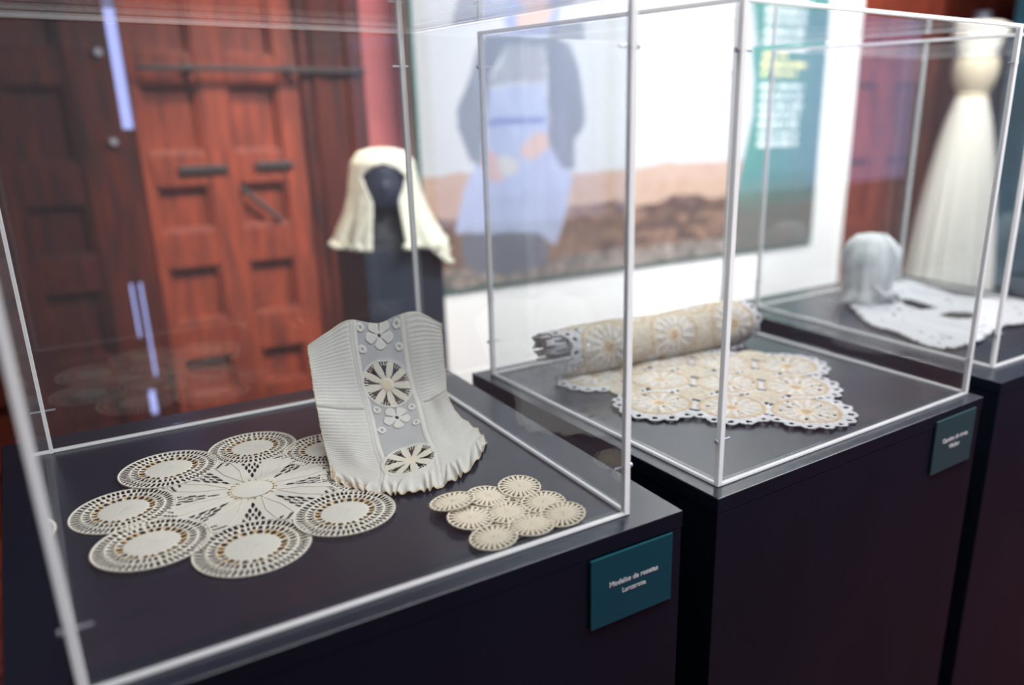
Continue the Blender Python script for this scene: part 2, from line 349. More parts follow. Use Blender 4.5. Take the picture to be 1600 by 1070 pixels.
b = MB(); b.box(PX0-.004, PX1+.004, 3.251, 3.2615, PZ0-.012, PZ1).box(PX0-.006, PX0+.012, 3.248, 3.251, PZ0, PZ1).box(PX0-.006, PX1+.004, 3.248, 3.251, PZ0-.014, PZ0)
b.build('border', MT['teal_edge'], poster)

# second exhibition panel, far end
ep = empty('exhibition_panel', (5.9, 3.1, 0)); tag(ep, 'dark blue-green exhibition panel standing beyond the white gown', 'panel')
MB().box(-.55, .9, -.02, .02, .12, 2.25).build('board', MT['navy'], ep, bevel=.004)
for x in (-.4, .75): MB().box(x-.03, x+.03, -.2, .2, 0, .12).build('foot', MT['mannequin'], ep, bevel=.004)

# ------------------------------------------------------------------ pedestals and acrylic covers
def pedestal(loc, rz, x0, x1, y0, y1, label, lid=.024):
    r = empty('display_pedestal', loc, rz); tag(r, label, 'pedestal', 'black display pedestals')
    MB().box(x0+.001, x1-.001, y0+.001, y1-.001, -1.0, -lid-.0008).build('body', MT['black_paint'], r, bevel=.0015)
    t = MB().box(x0, x1, y0, y1, -lid, 0).build('top_board', None, r, mats=[MT['black_paint'], MT['black_top']], bevel=.0015)
    t.data.polygons[1].material_index = 1
    return r
def cover(loc, rz, w_, d_, h_, label):
    # origin: front right bottom corner; extends to -x, +y, +z
    r = empty('acrylic_cover', loc, rz); tag(r, label, 'display cover', 'clear acrylic covers')
    e, t = .0085, .005
    z0 = .0005
    P = [('front_pane', -w_+e, -e, .001, .001+t, z0+e, h_-e), ('back_pane', -w_+e, -e, d_-t-.001, d_-.001, z0+e, h_-e),
         ('side_pane', -w_+.001, -w_+.001+t, e, d_-e, z0+e, h_-e), ('side_pane', -t-.001, -.001, e, d_-e, z0+e, h_-e), ('top_pane', -w_+e, -e, e, d_-e, h_-t-.001, h_-.001)]
    for n, *bx in P: MB().box(*bx).build(n, MT['acrylic'], r)
    for (x, y) in ((0, 0), (-w_, 0), (0, d_), (-w_, d_)):
        xa, xb = (x-e, x) if x == 0 else (x, x+e); ya, yb = (y, y+e) if y == 0 else (y-e, y)
        MB().box(xa, xb, ya, yb, z0, h_).build('corner_edge', MT['edge'], r, bevel=.001)
        # steel pins through the corner, one low and one high
        for z in (.067, .555):
            sx = -1 if x == 0 else 1
            m = MB(); m.tube([(x-sx*.004, (ya+yb)/2, z), (x+sx*.022, (ya+yb)/2, z)], .0014, 8)
            m.tube([(x-sx*.0045, (ya+yb)/2, z), (x-sx*.002, (ya+yb)/2, z)], .003, 10)
            m.build('pin', MT['screw'], r)
    eb = .0055
    for z, k in ((z0, .0045), (h_-eb, eb)):
        for (a) in ((-w_+e, -e, 0, eb), (-w_+e, -e, d_-eb, d_)): MB().box(*a, z, z+k).build('rim_edge', MT['edge'], r, bevel=.0008)
        for (a) in ((-w_, -w_+eb, e, d_-e), (-eb, 0, e, d_-e)): MB().box(*a, z, z+k).build('rim_edge', MT['edge'], r, bevel=.0008)
    return r
pedestal((0, 0, 1), 0, -.092, .636, .716, 1.46, 'black pedestal that carries the cover with the round rosette doily')
cover((.572, .745, 1), 0, .607, .644, .611, 'clear acrylic cover over the rosette doily and pleated bib')
pedestal((1.3445, .7668, 1), .0446, -.628-.024, .010, -.024, .608+.03, 'middle black pedestal, under the cover with the rolled crochet runner')
cover((1.3445, .7668, 1), .0446, .628, .608, .612, 'clear acrylic cover over the rolled beige crochet runner')
pedestal((2.124, .8385, 1), .0241, -.6045-.068, .06, -.055, .70, 'black pedestal under the cover with the white crochet collar')
cover((2.124, .8385, 1), .0241, .6045, .631, .612, 'clear acrylic cover over the white crochet collar')

# ------------------------------------------------------------------ name cards
FONT = None
def text_mesh(txt, size, mat, parent, loc, bold=0.0):
    c = bpy.data.curves.new('lettering', 'FONT'); c.body = txt; c.size = size; c.align_x = 'CENTER'; c.extrude = .0002; c.offset = bold
    o = bpy.data.objects.new('lettering_source', c); COL.objects.link(o)
    dg = bpy.context.evaluated_depsgraph_get(); me = bpy.data.meshes.new_from_object(o.evaluated_get(dg))
    bpy.data.objects.remove(o); me.materials.clear(); me.materials.append(mat)
    t = bpy.data.objects.new('lettering', me); COL.objects.link(t); t.parent = parent; t.location = loc; t.rotation_euler = (PI/2, 0, 0)
    return t
def card(loc, rz, w_, h_, mat, lines, label):
    r = empty('name_card', loc, rz); tag(r, label, 'sign', 'teal name cards on the pedestals')
    MB().box(-w_/2, w_/2, -.0035, -.0005, -h_/2, h_/2).build('card', mat, r, bevel=.0004)
    for (tx, sz, z, bd) in lines: text_mesh(tx, sz, MT['white_ink'], r, (.002, -.0039, z), bd)
card((.5535, .716, .9265), 0, .127, .097, MT['teal'], [('Modelos de rosetas', .0096, .004, .0002), ('Lanzarote', .0094, -.0098, .00006)], 'teal name card with two white lines, on the pedestal of the rosette doily')
c2, s2 = math.cos(.0446), math.sin(.0446)
lx = -.077; card((1.3445+lx*c2+.024*s2, .7668+lx*s2-.024*c2, .938), .0446, .122, .098, MT['teal2'], [('Camino de mesa', .0115, .004, .0003), ('Vilaflor', .0115, -.0105, .0002)], 'grey-green name card on the middle pedestal, below the crochet runner')

# ------------------------------------------------------------------ big rosette doily
def circ(cx, cy, z, R, n=64, ph=0, ex=1): return [(cx+R*ex*math.cos(2*PI*i/n+ph), cy+R*math.sin(2*PI*i/n+ph), z) for i in range(n)]
def P2(cx, cy, r, a, z): return (cx+r*math.cos(a), cy+r*math.sin(a), z)
doily = empty('lace_doily', (.190, 1.082, 1.0)); tag(doily, 'large cream lace doily of eight round rosettes around a star, flat on black board', 'doily')
def rosette(R, tilt):
    m = MB(); q = lambda r, a: P2(0, 0, r*R, a, tilt)
    NC = 480
    rr = np.array([.45, .475, .495, .515, .535, .555, .575, .60, .62, .64, .66, .68, .70, .72, .74, .765, .785, .80, .82, .85, .88, .91, .935, .955, .975, 1.0])
    th = 2*PI*(np.arange(NC)+.5)/NC
    hz = .0006*np.cos((rr-.6)*2*PI/.165)+.0004
    V = np.stack([rr[None]*R*np.cos(th)[:, None], rr[None]*R*np.sin(th)[:, None], tilt+hz[None]+0*th[:, None]], -1)
    nj = len(rr)-1; keep = np.ones((NC, nj), bool); idx = np.zeros((NC, nj), int)
    for j in range(nj):
        rm = (rr[j]+rr[j+1])/2
        for i in range(NC):
            jt = .12*math.sin(i*.131+3*rm)
            if .480 < rm < .590: n, lo, hi, ph, wd = 24, .48, .59, 0, .30
            elif .625 < rm < .76: n, lo, hi, ph, wd = 40, .625, .76, .5, .30
            elif .795 < rm < .975: n, lo, hi, ph, wd = 56, .795, .975, .25, .33
            else: n = 0
            if n:
                f = abs((((i+.5)/NC*n+ph+jt) % 1)-.5); u = (rm-lo)/(hi-lo)
                if f < wd*math.sin(PI*min(.97, .22+.62*u)): keep[i, j] = False
            if .50 < rm < .63 and vnoise(np.array(float(i)), np.array(rm*60), .13, 71) > .36: idx[i, j] = 1
    b0 = len(s_ := m.f); m.grid(V, keep, True); k = 0
    for i in range(NC):
        for j in range(nj):
            if keep[i, j]: m.m[b0+k] = idx[i, j]; k += 1
    m.tube(circ(0, 0, tilt+.0003, R, 96), .0010, 5, True); m.tube(circ(0, 0, tilt+.0008, R*.775, 72), .0008, 4, True)
    m.tube(circ(0, 0, tilt+.0009, R*.61, 60), .0008, 4, True)
    n = 60
    for k in range(n):
        a = 2*PI*k/n; da = PI/n
        m.tube([q(.97, a-da*.9), q(1.022, a), q(.97, a+da*.9)], .0007, 3, caps=False)
    rr = np.linspace(0, .462, 9)*R; th = 2*PI*np.arange(120)/120
    Z = tilt+.0006+.0018*(1-(rr/(.462*R))**2)[None, :]+.00028*np.where(np.arange(120) % 2, 1, -1)[:, None]*(rr/R > .05)[None, :]
    V = np.stack([rr[None]*np.cos(th)[:, None], rr[None]*np.sin(th)[:, None], Z], -1); m.grid(V, None, True, mi=2)
    return m
angs = [167, 121.5, 77, 33, -13, -58.5, -103, -148.5]
rad = [.155, .159, .156, .147, .148, .157, .158, .156]
Rs = [.0615, .064, .062, .060, .060, .062, .0655, .064]
for k, a in enumerate(angs):
    A = math.radians(a); o = rosette(Rs[k], 0).build('rosette', None, doily, True, [MT['thread'], MT['thread_ochre'], MT['thread_centre']])
    o.location = (rad[k]*math.cos(A), rad[k]*math.sin(A), .0018+.0018*(k % 2)); o.rotation_euler = (random.uniform(-.015, .015), random.uniform(-.015, .015), random.uniform(0, 1))
m = MB(); q = lambda r, a, z=.002: (r*math.cos(a), r*math.sin(a), z)
NC = 384; rr = np.concatenate([np.linspace(.026, .10, 26), np.linspace(.103, .128, 9)]); th = 2*PI*np.arange(NC)/NC
A_ = [math.radians(a) for a in angs]
def nearest(t, L_):
    d = [(t-a+PI) % (2*PI)-PI for a in L_]; return min(d, key=abs)
keep = np.ones((NC, len(rr)-1), bool); Zs = np.zeros((NC, len(rr)))
for i in range(NC):
    d = math.degrees(nearest(th[i], A_))           # 0 = toward a rosette, 22 = along a petal
    for j in range(len(rr)-1):
        r = (rr[j]+rr[j+1])/2; rc = .155; x = r*math.cos(math.radians(d)); y = r*math.sin(math.radians(abs(d)))
        if math.hypot(rc-x, y) < .058: keep[i, j] = False; continue
        if r > .112 and math.hypot(rc-x, y) < .062 and (i % 3): continue
        off = abs(y)                                 # metres off the rosette axis
        for (o_, r0, r1, w_) in ((.0, .040, .058, .0024), (.0036, .056, .072, .0024), (.0, .070, .082, .0020), (.0074, .068, .086, .0024), (.0038, .080, .094, .0020), (.0112, .084, .102, .0022), (.0066, .094, .106, .0012), (.0135, .098, .112, .0011)):
            if r0 < r < r1 and abs(off-o_) < w_*math.sin(PI*(r-r0)/(r1-r0)): keep[i, j] = False
        if r > .100 and (i*.5+j) % 4 < 1.2: keep[i, j] = False
    for j in range(len(rr)):
        off = rr[j]*math.sin(math.radians(abs(d)))
        Zs[i, j] = .003+.0008*(math.sin(abs(d)/22.5*PI/2))+(.00028 if i % 2 else 0)
V = np.stack([rr[None]*np.cos(th)[:, None], rr[None]*np.sin(th)[:, None], Zs], -1); b0 = len(m.f); m.grid(V, keep, True, mi=0)
for k in range(8):
    A = A_[k]+math.radians(22.5)
    for d in (-9, 9): m.tube([q(.034, A+math.radians(d*.2), .0042), q(.07, A+math.radians(d), .0042), q(.105, A+math.radians(d*.7), .0042), q(.118, A, .0042)], .0006, 3, caps=False, mi=1)
m.tube(circ(0, 0, .0035, .0285, 40), .0011, 5, True, mi=1)
for k in range(22):
    a = 2*PI*k/22
    if random.random() < .7: m.tube([q(.0262, a, .0045), q(.0315, a+.06, .0042)], .0010, 4, mi=2)
rr = np.linspace(0, .0262, 7); th = 2*PI*np.arange(60)/60
V = np.stack([rr[None]*np.cos(th)[:, None], rr[None]*np.sin(th)[:, None], .0045+.0014*(1-(rr/.0262)**2)[None]+0*th[:, None]], -1); m.grid(V, None, True, mi=0)
m.build('star', None, doily, True, [MT['thread_centre'], MT['thread'], MT['thread_ochre']])

# ------------------------------------------------------------------ small doily of nine rosettes
sd = empty('small_doily', (.441, .831, 1.0)); tag(sd, 'small beige lace doily of nine little rosettes in a diamond, beside the bib', 'doily')
SC = [(.488, .880, .006), (.440, .878, .006), (.493, .827, .004), (.391, .884, .010), (.441, .829, .0035), (.394, .838, .006), (.449, .783, .004), (.494, .782, .006), (.396, .781, .0045)]
def small_ros(R):
    m = MB(); q = lambda r, a, z=0: P2(0, 0, r*R, a, z)
    n = 22; th = 2*PI*np.arange(n*8)/(n*8); rr = np.array([0, .15, .3, .42, .55, .68, .80, .88, .95, 1.0])*R
    V = np.stack([rr[None]*np.cos(th)[:, None], rr[None]*np.sin(th)[:, None], (.0012*(1-rr/R))[None]+.0003*np.where(np.arange(n*8) % 2, 1, -1)[:, None]*(rr/R > .1)[None]], -1)
    keep = np.ones((n*8, 9), bool)
    for i in range(n*8):
        ph = (i+.5) % 8
        for j in range(9):
            rm = (rr[j]+rr[j+1])/2/R
            if .56 < rm < .92 and abs(ph-4) < (.5+1.5*(rm-.56)/.36): keep[i, j] = False
    m.grid(V, keep, True)
    m.tube(circ(0, 0, 0, R, 44), .0009, 4, True)
    for k in range(n): a = 2*PI*(k+.5)/n; m.tube([q(.95, a-.12), q(1.05, a), q(.95, a+.12)], .0006, 3, caps=False)
    return m
for i, (x, y, z) in enumerate(SC):
    o = small_ros(.0280).build('rosette', MT['thread_beige'], sd, True, solid=.0009)
    o.location = (x-.441, y-.831, z+.002); o.rotation_euler = (.10 if i in (1, 0, 3) else -.04, .09 if i in (3, 5) else (-.10 if i == 7 else 0), i)
m = MB()
for (a, b_) in ((0, 1), (0, 2), (1, 3), (1, 4), (2, 4), (3, 5), (4, 5), (4, 6), (2, 7), (6, 7), (5, 8), (6, 8)):
    p, q_ = np.array(SC[a]), np.array(SC[b_]); p = p-(.441, .831, 0); q_ = q_-(.441, .831, 0); d = q_-p; nrm = np.array((-d[1], d[0], 0)); nrm /= np.linalg.norm(nrm)
    for o_ in (-.012, -.008, -.004, .004, .008, .012): m.tube([p+d*.2+nrm*o_, q_-d*.2+nrm*(o_*1.2+.003)], .0006, 3, caps=False)
for (a, b_, c_, d_) in ((0, 1, 4, 2), (1, 3, 5, 4), (2, 4, 6, 7), (4, 5, 8, 6)):
    cc = sum(np.array(SC[k]) for k in (a, b_, c_, d_))/4-(.441, .831, 0)
    for k in range(12): t_ = 2*PI*k/12; m.tube([cc+np.array((.002*math.cos(t_), .002*math.sin(t_), 0)), cc+np.array((.0125*math.cos(t_), .0125*math.sin(t_), 0))], .0007, 3, caps=False)
    m.tube([tuple(cc+np.array(v)) for v in circ(0, 0, 0, .006, 16)], .0006, 3, True)
m.build('joining_threads', MT['thread_beige'], sd)

# ------------------------------------------------------------------ pleated bib
def cr(P, t):      # Catmull-Rom through rows/cols along axis 0 ; t array in [0, n-1]
    P = np.asarray(P, float); n = len(P); i = np.clip(np.floor(t).astype(int), 0, n-2); f = (t-i).reshape((-1,)+(1,)*(P.ndim-1))
    g = lambda k: P[np.clip(k, 0, n-1)]
    p0, p1, p2, p3 = g(i-1), g(i), g(i+1), g(i+2)
    return .5*(2*p1+(p2-p0)*f+(2*p0-5*p1+4*p2-p3)*f**2+(3*p1-p0-3*p2+p3)*f**3)
ROWS = []
for Yp, r in ((1.215, [(.318, 1.152), (.348, 1.167), (.384, 1.182), (.429, 1.170), (.461, 1.178), (.496, 1.179), (.537, 1.153)]),
              (1.205, [(.315, 1.139), (.345, 1.145), (.383, 1.148), (.426, 1.141), (.46, 1.141), (.498, 1.138), (.534, 1.129)]),
              (1.18, [(.31, 1.102), (.34, 1.094), (.378, 1.086), (.424, 1.078), (.461, 1.076), (.492, 1.073), (.524, 1.074)]),
              (1.148, [(.304, 1.074), (.335, 1.064), (.373, 1.054), (.421, 1.044), (.46, 1.044), (.487, 1.046), (.511, 1.054)])):
    ROWS.append([(x, Yp, z) for x, z in r])
ROWS.append([(.301, 1.122, 1.034), (.328, 1.107, 1.028), (.364, 1.092, 1.021), (.409, 1.094, 1.019), (.448, 1.100, 1.021), (.482, 1.106, 1.025), (.514, 1.120, 1.030)])
ROWS.append([(.297, 1.090, 1.012), (.32, 1.065, 1.009), (.350, 1.030, 1.008), (.396, 1.028, 1.008), (.447, 1.040, 1.008), (.489, 1.058, 1.008), (.531, 1.088, 1.010)])
ROWS.append([(.287, 1.049, 1.005), (.301, 1.011, 1.005), (.326, .972, 1.005), (.363, .951, 1.005), (.411, .949, 1.005), (.467, .978, 1.005), (.528, 1.048, 1.005)])
R_ = np.array(ROWS)
NU, NV = 260, 300
G1 = cr(R_, np.linspace(0, 6, NV))                      # NV x 7 x 3
G = cr(G1.transpose(1, 0, 2), np.linspace(0, 6, NU))    # NU x NV x 3
# arc length coordinates
mid = NU//2
s_arc = np.concatenate([[0], np.cumsum(np.linalg.norm(np.diff(G[mid], axis=0), axis=1))])
wseg = np.linalg.norm(np.diff(G, axis=0), axis=2); wc = np.concatenate([np.zeros((1, NV)), np.cumsum(wseg, 0)]); Wc = wc-wc[mid]
Sg = np.tile(s_arc, (NU, 1)); 
Tu = np.gradient(G, axis=0); Tv = np.gradient(G, axis=1); Nn = np.cross(Tv, Tu); Nn /= np.linalg.norm(Nn, axis=2)[..., None]
LEN = s_arc[-1]; iv = lambda v: s_arc[int(v/6*(NV-1))]
c1, c2_, f1, f0 = iv(2.0), iv(4.85), iv(3.25), iv(.75)
uu = np.linspace(0, 1, NU)[:, None]*np.ones((1, NV)); vv = np.linspace(0, 1, NV)[None]*np.ones((NU, 1))
disp = np.zeros((NU, NV)); colr = np.ones((NU, NV, 3))*lin(214, 212, 207)
side = np.clip((abs(Wc)-.047)/.004, 0, 1)
ruff = np.clip((Sg-(LEN-.052))/.045, 0, 1)
edge_r = np.clip((uu-.86)/.14, 0, 1)*np.clip((vv-.62)/.2, 0, 1)
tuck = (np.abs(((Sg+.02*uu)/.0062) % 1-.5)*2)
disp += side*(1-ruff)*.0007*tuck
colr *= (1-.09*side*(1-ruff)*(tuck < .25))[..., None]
phs = uu*46+6*vnoise(uu*6, vv*2, 3, 31)
disp += ruff*(.0034*np.sin(phs*2*PI*.33)+.0003*np.sin(phs*2*PI*.9))
disp += edge_r*.0022*np.sin(vv*75+2*uu)
disp += .004*(vnoise(uu*5, vv*4, 2, 33)-.5)
disp += -.0035*np.exp(-((Sg+.006*uu-.142)/.002)**2)*side
m1 = np.hypot(Wc, Sg-c1); a1 = np.arctan2(Sg-c1, Wc); m2_ = np.hypot(Wc*.92, (Sg-c2_)*1.05); a2 = np.arctan2(Sg-c2_, Wc)
keep = np.ones((NU-1, NV-1), bool)
cell = lambda A: (A[:-1, :-1]+A[1:, 1:])/2
def daisy(m_, a_, R, n=9, ph=.2):
    mc, ac = cell(m_), cell(a_)
    f = np.abs((((ac+ph)*n/(2*PI)) % 1)-.5)*2            # 1 at gap between petals, 0 mid petal
    rr = mc/R
    gap = (rr > .30) & (rr < .97) & (f > 1-.14-.80*np.clip(rr-.3, 0, 1)**1.25)
    strand = (np.abs(((ac*54/(2*PI)) % 1)-.5) < .15) & (rr > .80)
    return gap & ~strand
keep &= ~daisy(m1, a1, .038); keep &= ~daisy(m2_, a2, .038, 8, .5)
net = (abs(Wc) < .036) & (m1 > .0395) & (m2_ > .040) & (Sg < c2_-.02)
def petals(sc, n, R, ph):
    r = np.hypot(Wc, Sg-sc); a = np.arctan2(Sg-sc, Wc); f = np.abs((((a+ph)*n/(2*PI)) % 1)-.5)*2
    return (r < R*(1-.30*f**2)) & (r > .003) & ((f < .80) | (r < .006))
flow = petals(f1, 5, .022, .3) | petals(f0, 5, .023, .3)
lit = np.zeros_like(net)
for (sx, ss) in [(.028, f1-.016), (-.028, f1-.018), (.029, f1+.019), (-.028, f1+.02), (.0, f1-.026), (.030, f0+.022), (-.030, f0+.022), (.03, f0-.01), (-.03, f0-.01)]:
    lit |= np.abs(np.hypot(Wc-sx, Sg-ss)-.0045) < .0019
keep &= ~cell(((np.hypot(Wc, Sg-f1) < .0026) | (np.hypot(Wc, Sg-f0) < .0026)).astype(float)).astype(bool)
isnet = net & ~flow & ~lit
band = (np.abs(abs(Wc)-.0395) < .0022) | (np.abs(m1-.0405) < .0018) | (np.abs(m2_-.0405) < .0018)
disp += np.where(band, .0008, 0)+np.where(flow | lit, .0008, 0)
pet = ((m1 < .037) | (m2_ < .037)); colr[pet] = lin(216, 211, 198)
cen = (m1 < .010) | (m2_ < .009); colr[cen] = lin(226, 212, 192); disp += np.where(m1 < .010, .002*np.sqrt(np.clip(1-(m1/.010)**2, 0, 1)), 0)
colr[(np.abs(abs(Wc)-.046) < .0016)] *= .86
st = np.clip((vv-.80)/.1, 0, 1)*np.clip(1-uu/.35, 0, 1)*(vnoise(uu*9, vv*9, 6, 35) > .42)*np.clip((uu < .04)+(vv > .93), 0, 1)
colr = colr*(1-st[..., None])+lin(196, 158, 112)*st[..., None]
tt_ = ((uu < .012) | (uu > .988) | (vv > .985) | (vv < .01)); colr[tt_] = lin(206, 192, 164)
G2 = G+Nn*disp[..., None]
if Nn[mid, 60, 1] > 0: G2 = G-Nn*disp[..., None]
G2[..., 2] = np.maximum(G2[..., 2], 1.0012)
# ragged free edges
jag = .0014*(vnoise(uu*40, vv*40, 3, 37)-.5)
G2[0, :, 0] += jag[0]; G2[-1, :, 0] += jag[-1]; G2[:, -1, 1] += jag[:, -1]*1.6
bib = empty('pleated_bib', (.41, 1.1, 1.0)); tag(bib, 'pleated off-white lace bib with daisy medallions, standing upright and flaring onto black board', 'bib')
Fb, Fn = [], []
nc = cell(isnet.astype(float)) > .5
for i in range(NU-1):
    for j in range(NV-1):
        if not keep[i, j]: continue
        (Fn if nc[i, j] else Fb).append((i*NV+j, (i+1)*NV+j, (i+1)*NV+j+1, i*NV+j+1))
Vb = (G2-np.array((.41, 1.1, 1.0))).reshape(-1, 3)
def compact(V, Fs, C):
    ids = np.unique(np.array(Fs)); mp = -np.ones(len(V), int); mp[ids] = np.arange(len(ids)); return V[ids], mp[np.array(Fs)], C[ids]
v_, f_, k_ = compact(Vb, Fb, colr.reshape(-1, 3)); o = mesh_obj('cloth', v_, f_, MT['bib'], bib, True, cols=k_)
d = o.modifiers.new('thickness', 'SOLIDIFY'); d.thickness = .0009; d.offset = 0
v_, f_, k_ = compact(Vb, Fn, colr.reshape(-1, 3)); tag(mesh_obj('net_band', v_, f_, MT['net'], bib, True), 'see-through grey net')

# ------------------------------------------------------------------ rolled crochet runner
yc = lambda x: 1.228-.03*(x-1.0)
RR = .044; PH0 = .55
def FR(X, Y, off):
    t = Y-yc(X); ph = PH0+np.maximum(t, 0)/RR; c = yc(X)+RR*math.sin(PH0)
    r = RR*(1+.05*np.sin(X*23)); 
    fl = t < 0
    y = np.where(fl, Y, c-(r+off)*np.sin(ph)); z = np.where(fl, 1.0035+off+.0015*np.sin(X*40+Y*31), 1.0035+RR-(r+off)*np.cos(ph))
    return np.stack([X, y, z], -1)
M0 = np.array((1.031, .862)); E1 = np.array((-.0895, .085)); E2 = np.array((.080, .096))
med = []
for i, j in ((0, 0), (1, 0), (2, 0), (0, 1), (1, 1), (2, 1), (0, 2), (1, 2), (3, 1), (2, 2)): med.append(tuple(M0+i*E1+j*E2)+(.058,))
fil = [tuple(M0+(i+.5)*E1+(j+.5)*E2)+(.030,) for i in (0, 1, 2) for j in (0, 1, 2)]
rol = [(.872, .056, .058), (1.032, .056, .058), (1.185, .056, .058), (.95, .14, .05), (1.11, .14, .05), (.79+.03, .15, .045)]
for x, t, r in rol: med.append((x, yc(x)+t, r))
st_ = .0022; xs = np.arange(.72, 1.36, st_); ys = np.arange(.78, 1.40, st_)
X_, Y_ = np.meshgrid(xs, ys, indexing='ij'); T_ = Y_-yc(X_)
inside = np.zeros(X_.shape, bool); border = np.zeros_like(inside); hole = np.zeros_like(inside)
cr_ = np.ones(X_.shape+(3,))*lin(211, 200, 184); dz = np.zeros(X_.shape)
nz = vnoise(X_*1.0, Y_*1.0, 160, 41); nz2 = vnoise(X_, Y_, 260, 43)
body = np.zeros_like(inside)
onroll = (T_ > 0) & (X_ > .838) & (X_ < 1.228) & (T_ < .165); body |= onroll
D = []
for (x, y, r) in med:
    d_ = np.hypot(X_-x, Y_-y); samepart = (T_ < 0) | (y-yc(x) > 0) | (d_ < 0); body |= (d_ < r); D.append(d_)
for (x, y, r) in fil: body |= np.hypot(X_-x, Y_-y) < r
dmin = np.min(D, 0); own = np.argmin(D, 0)
for k, (x, y, r) in enumerate(med):
    d_ = D[k]; a = np.arctan2(Y_-y, X_-x); mine = own == k
    ns = 16; sc = np.abs(np.cos(a*ns/2)); bo = (d_ >= r) & (d_ < r+.018+.008*sc) & ~body & ((T_ < 0) | onroll | (X_ < .84) | (X_ > 1.22))
    bo &= (T_ < .165); border |= bo
    h_ = bo & (d_ > r+.004) & (d_ < r+.011) & (np.abs(((a*ns/(2*PI)) % 1)-.0) < .0) 
    ah = ((a*ns/(2*PI)) % 1); hole |= bo & (np.abs(d_-(r+.0135)) < .0034) & ((ah < .11) | (ah > .89))
    rr = d_/r; f = np.abs(((a*13/(2*PI)) % 1)-.5)*2
    star = mine & (rr > .34) & (rr < .84) & (f < .62-.35*(rr-.34)/.5) ; cr_[star] = lin(222, 219, 218); dz[star] += .0016
    st2 = mine & (rr > .16) & (rr <= .34) & (f < .5); cr_[st2] = lin(230, 216, 196)
    core = mine & (rr <= .16); cr_[core] = lin(204, 174, 142)
    ring = mine & (rr > .90) & (rr < 1.0); cr_[ring] = lin(206, 185, 156); dz[ring] += .0012
    lace = mine & (rr > .34) & (rr < .86) & (f > .80) & (nz2 > .55); hole |= lace & (nz > .8)
cr_[border] = lin(216, 216, 221)
cr_ *= (.88+.22*nz)[..., None]
allm = (body | border) & ~hole
Vr = FR(X_, Y_, dz+.0012*nz2)
nx_, ny_ = X_.shape; km = allm[:-1, :-1] & allm[1:, 1:] & allm[1:, :-1] & allm[:-1, 1:]
ii, jj = np.nonzero(km); Fr = np.stack([ii*ny_+jj, (ii+1)*ny_+jj, (ii+1)*ny_+jj+1, ii*ny_+jj+1], 1)
run = empty('crochet_runner', (1.03, 1.1, 1.0)); tag(run, 'beige and white crochet table runner of daisy circles, partly rolled up on black board', 'table runner')
v_, f_, k_ = compact((Vr-np.array((1.03, 1.1, 1.0))).reshape(-1, 3), Fr, cr_.reshape(-1, 3))
o = mesh_obj('cloth', v_, f_, MT['runner'], run, True, cols=k_); d = o.modifiers.new('thickness', 'SOLIDIFY'); d.thickness = .0022; d.offset = 0
m = MB()      # inner turns of the roll seen at its end
for t0, rr0 in ((0, .023), (1, .014)):
    th = np.linspace(0, 2*PI, 33); xx = np.array([-.282+.010*t0, -.262, -.240, -.21]); V = np.zeros((33, 4, 3))
    for i, a in enumerate(th):
        for j, x in enumerate(xx): V[i, j] = (x+.004*math.sin(a*6)*(j == 0), .155+rr0*math.cos(a), .064+rr0*math.sin(a))
    kp = np.ones((32, 3), bool); kp[::4, 1] = False; kp[2::4, 0] = False; m.grid(V, kp)
m.build('inner_turns', MT['collar'], run, True, solid=.002)

# ------------------------------------------------------------------ white crochet collar
def poly_sheet(name, outer, holes, z, scal, mat, parent, org, step=.004, lift=.0):
    A = np.array(outer); n = len(A); pts = cr(np.vstack([A, A[:1]]), np.linspace(0, n, n*10)) 
    x0, y0 = pts.min(0)-.02; x1, y1 = pts.max(0)+.02
    xs = np.arange(x0, x1, step); ys = np.arange(y0, y1, step); X, Y = np.meshgrid(xs, ys, indexing='ij')
    ins = pip(X, Y, [tuple(p) for p in pts])
    seg = np.linalg.norm(np.diff(pts, axis=0), axis=1); cum = np.concatenate([[0], np.cumsum(seg)])
    nb = int(cum[-1]/scal); 
    for k in range(nb):
        s_ = (k+.5)*cum[-1]/nb; i = min(np.searchsorted(cum, s_), len(pts)-1); c = pts[i]; ins |= np.hypot(X-c[0], Y-c[1]) < scal*.52
    for h in holes: ins &= ~pip(X, Y, h)
    ins &= ~((vnoise(X, Y, 110, 51) > .93) & (vnoise(X, Y, 60, 52) > .45))
    Z = z+lift*vnoise(X, Y, 12, 53)
    V = np.stack([X-org[0], Y-org[1], Z-org[2]], -1); ny = X.shape[1]
    km = ins[:-1, :-1] & ins[1:, 1:] & ins[1:, :-1] & ins[:-1, 1:]; ii, jj = np.nonzero(km)
    Fs = np.stack([ii*ny+jj, (ii+1)*ny+jj, (ii+1)*ny+jj+1, ii*ny+jj+1], 1)
    v_, f_, _ = compact(V.reshape(-1, 3), Fs, np.zeros((V.size//3, 3)))
    o = mesh_obj(name, v_, f_, mat, parent, True); d = o.modifiers.new('thickness', 'SOLIDIFY'); d.thickness = .003; d.offset = 0
    return o
CO = [(1.752, 1.362), (1.661, 1.259), (1.583, 1.152), (1.579, 1.088), (1.552, 1.02), (1.540, .968), (1.555, .945), (1.611, .942), (1.699, .955), (1.798, .985), (1.896, .972), (2.005, .985), (2.085, 1.032), (2.085, 1.079), (2.062, 1.132), (2.021, 1.178), (1.999, 1.219), (2.033, 1.308), (2.055, 1.389), (2.030, 1.415), (1.93, 1.41), (1.83, 1.40)]
HO = [[(1.84, 1.276), (1.862, 1.25), (1.850, 1.198), (1.831, 1.158), (1.790, 1.174), (1.80, 1.22)], [(1.780, 1.119), (1.832, 1.118), (1.863, 1.093), (1.86, 1.065), (1.813, 1.06), (1.780, 1.09)]]
o = poly_sheet('crochet_collar', CO, HO, 1.006, .022, MT['collar'], None, (0, 0, 0), lift=.004)
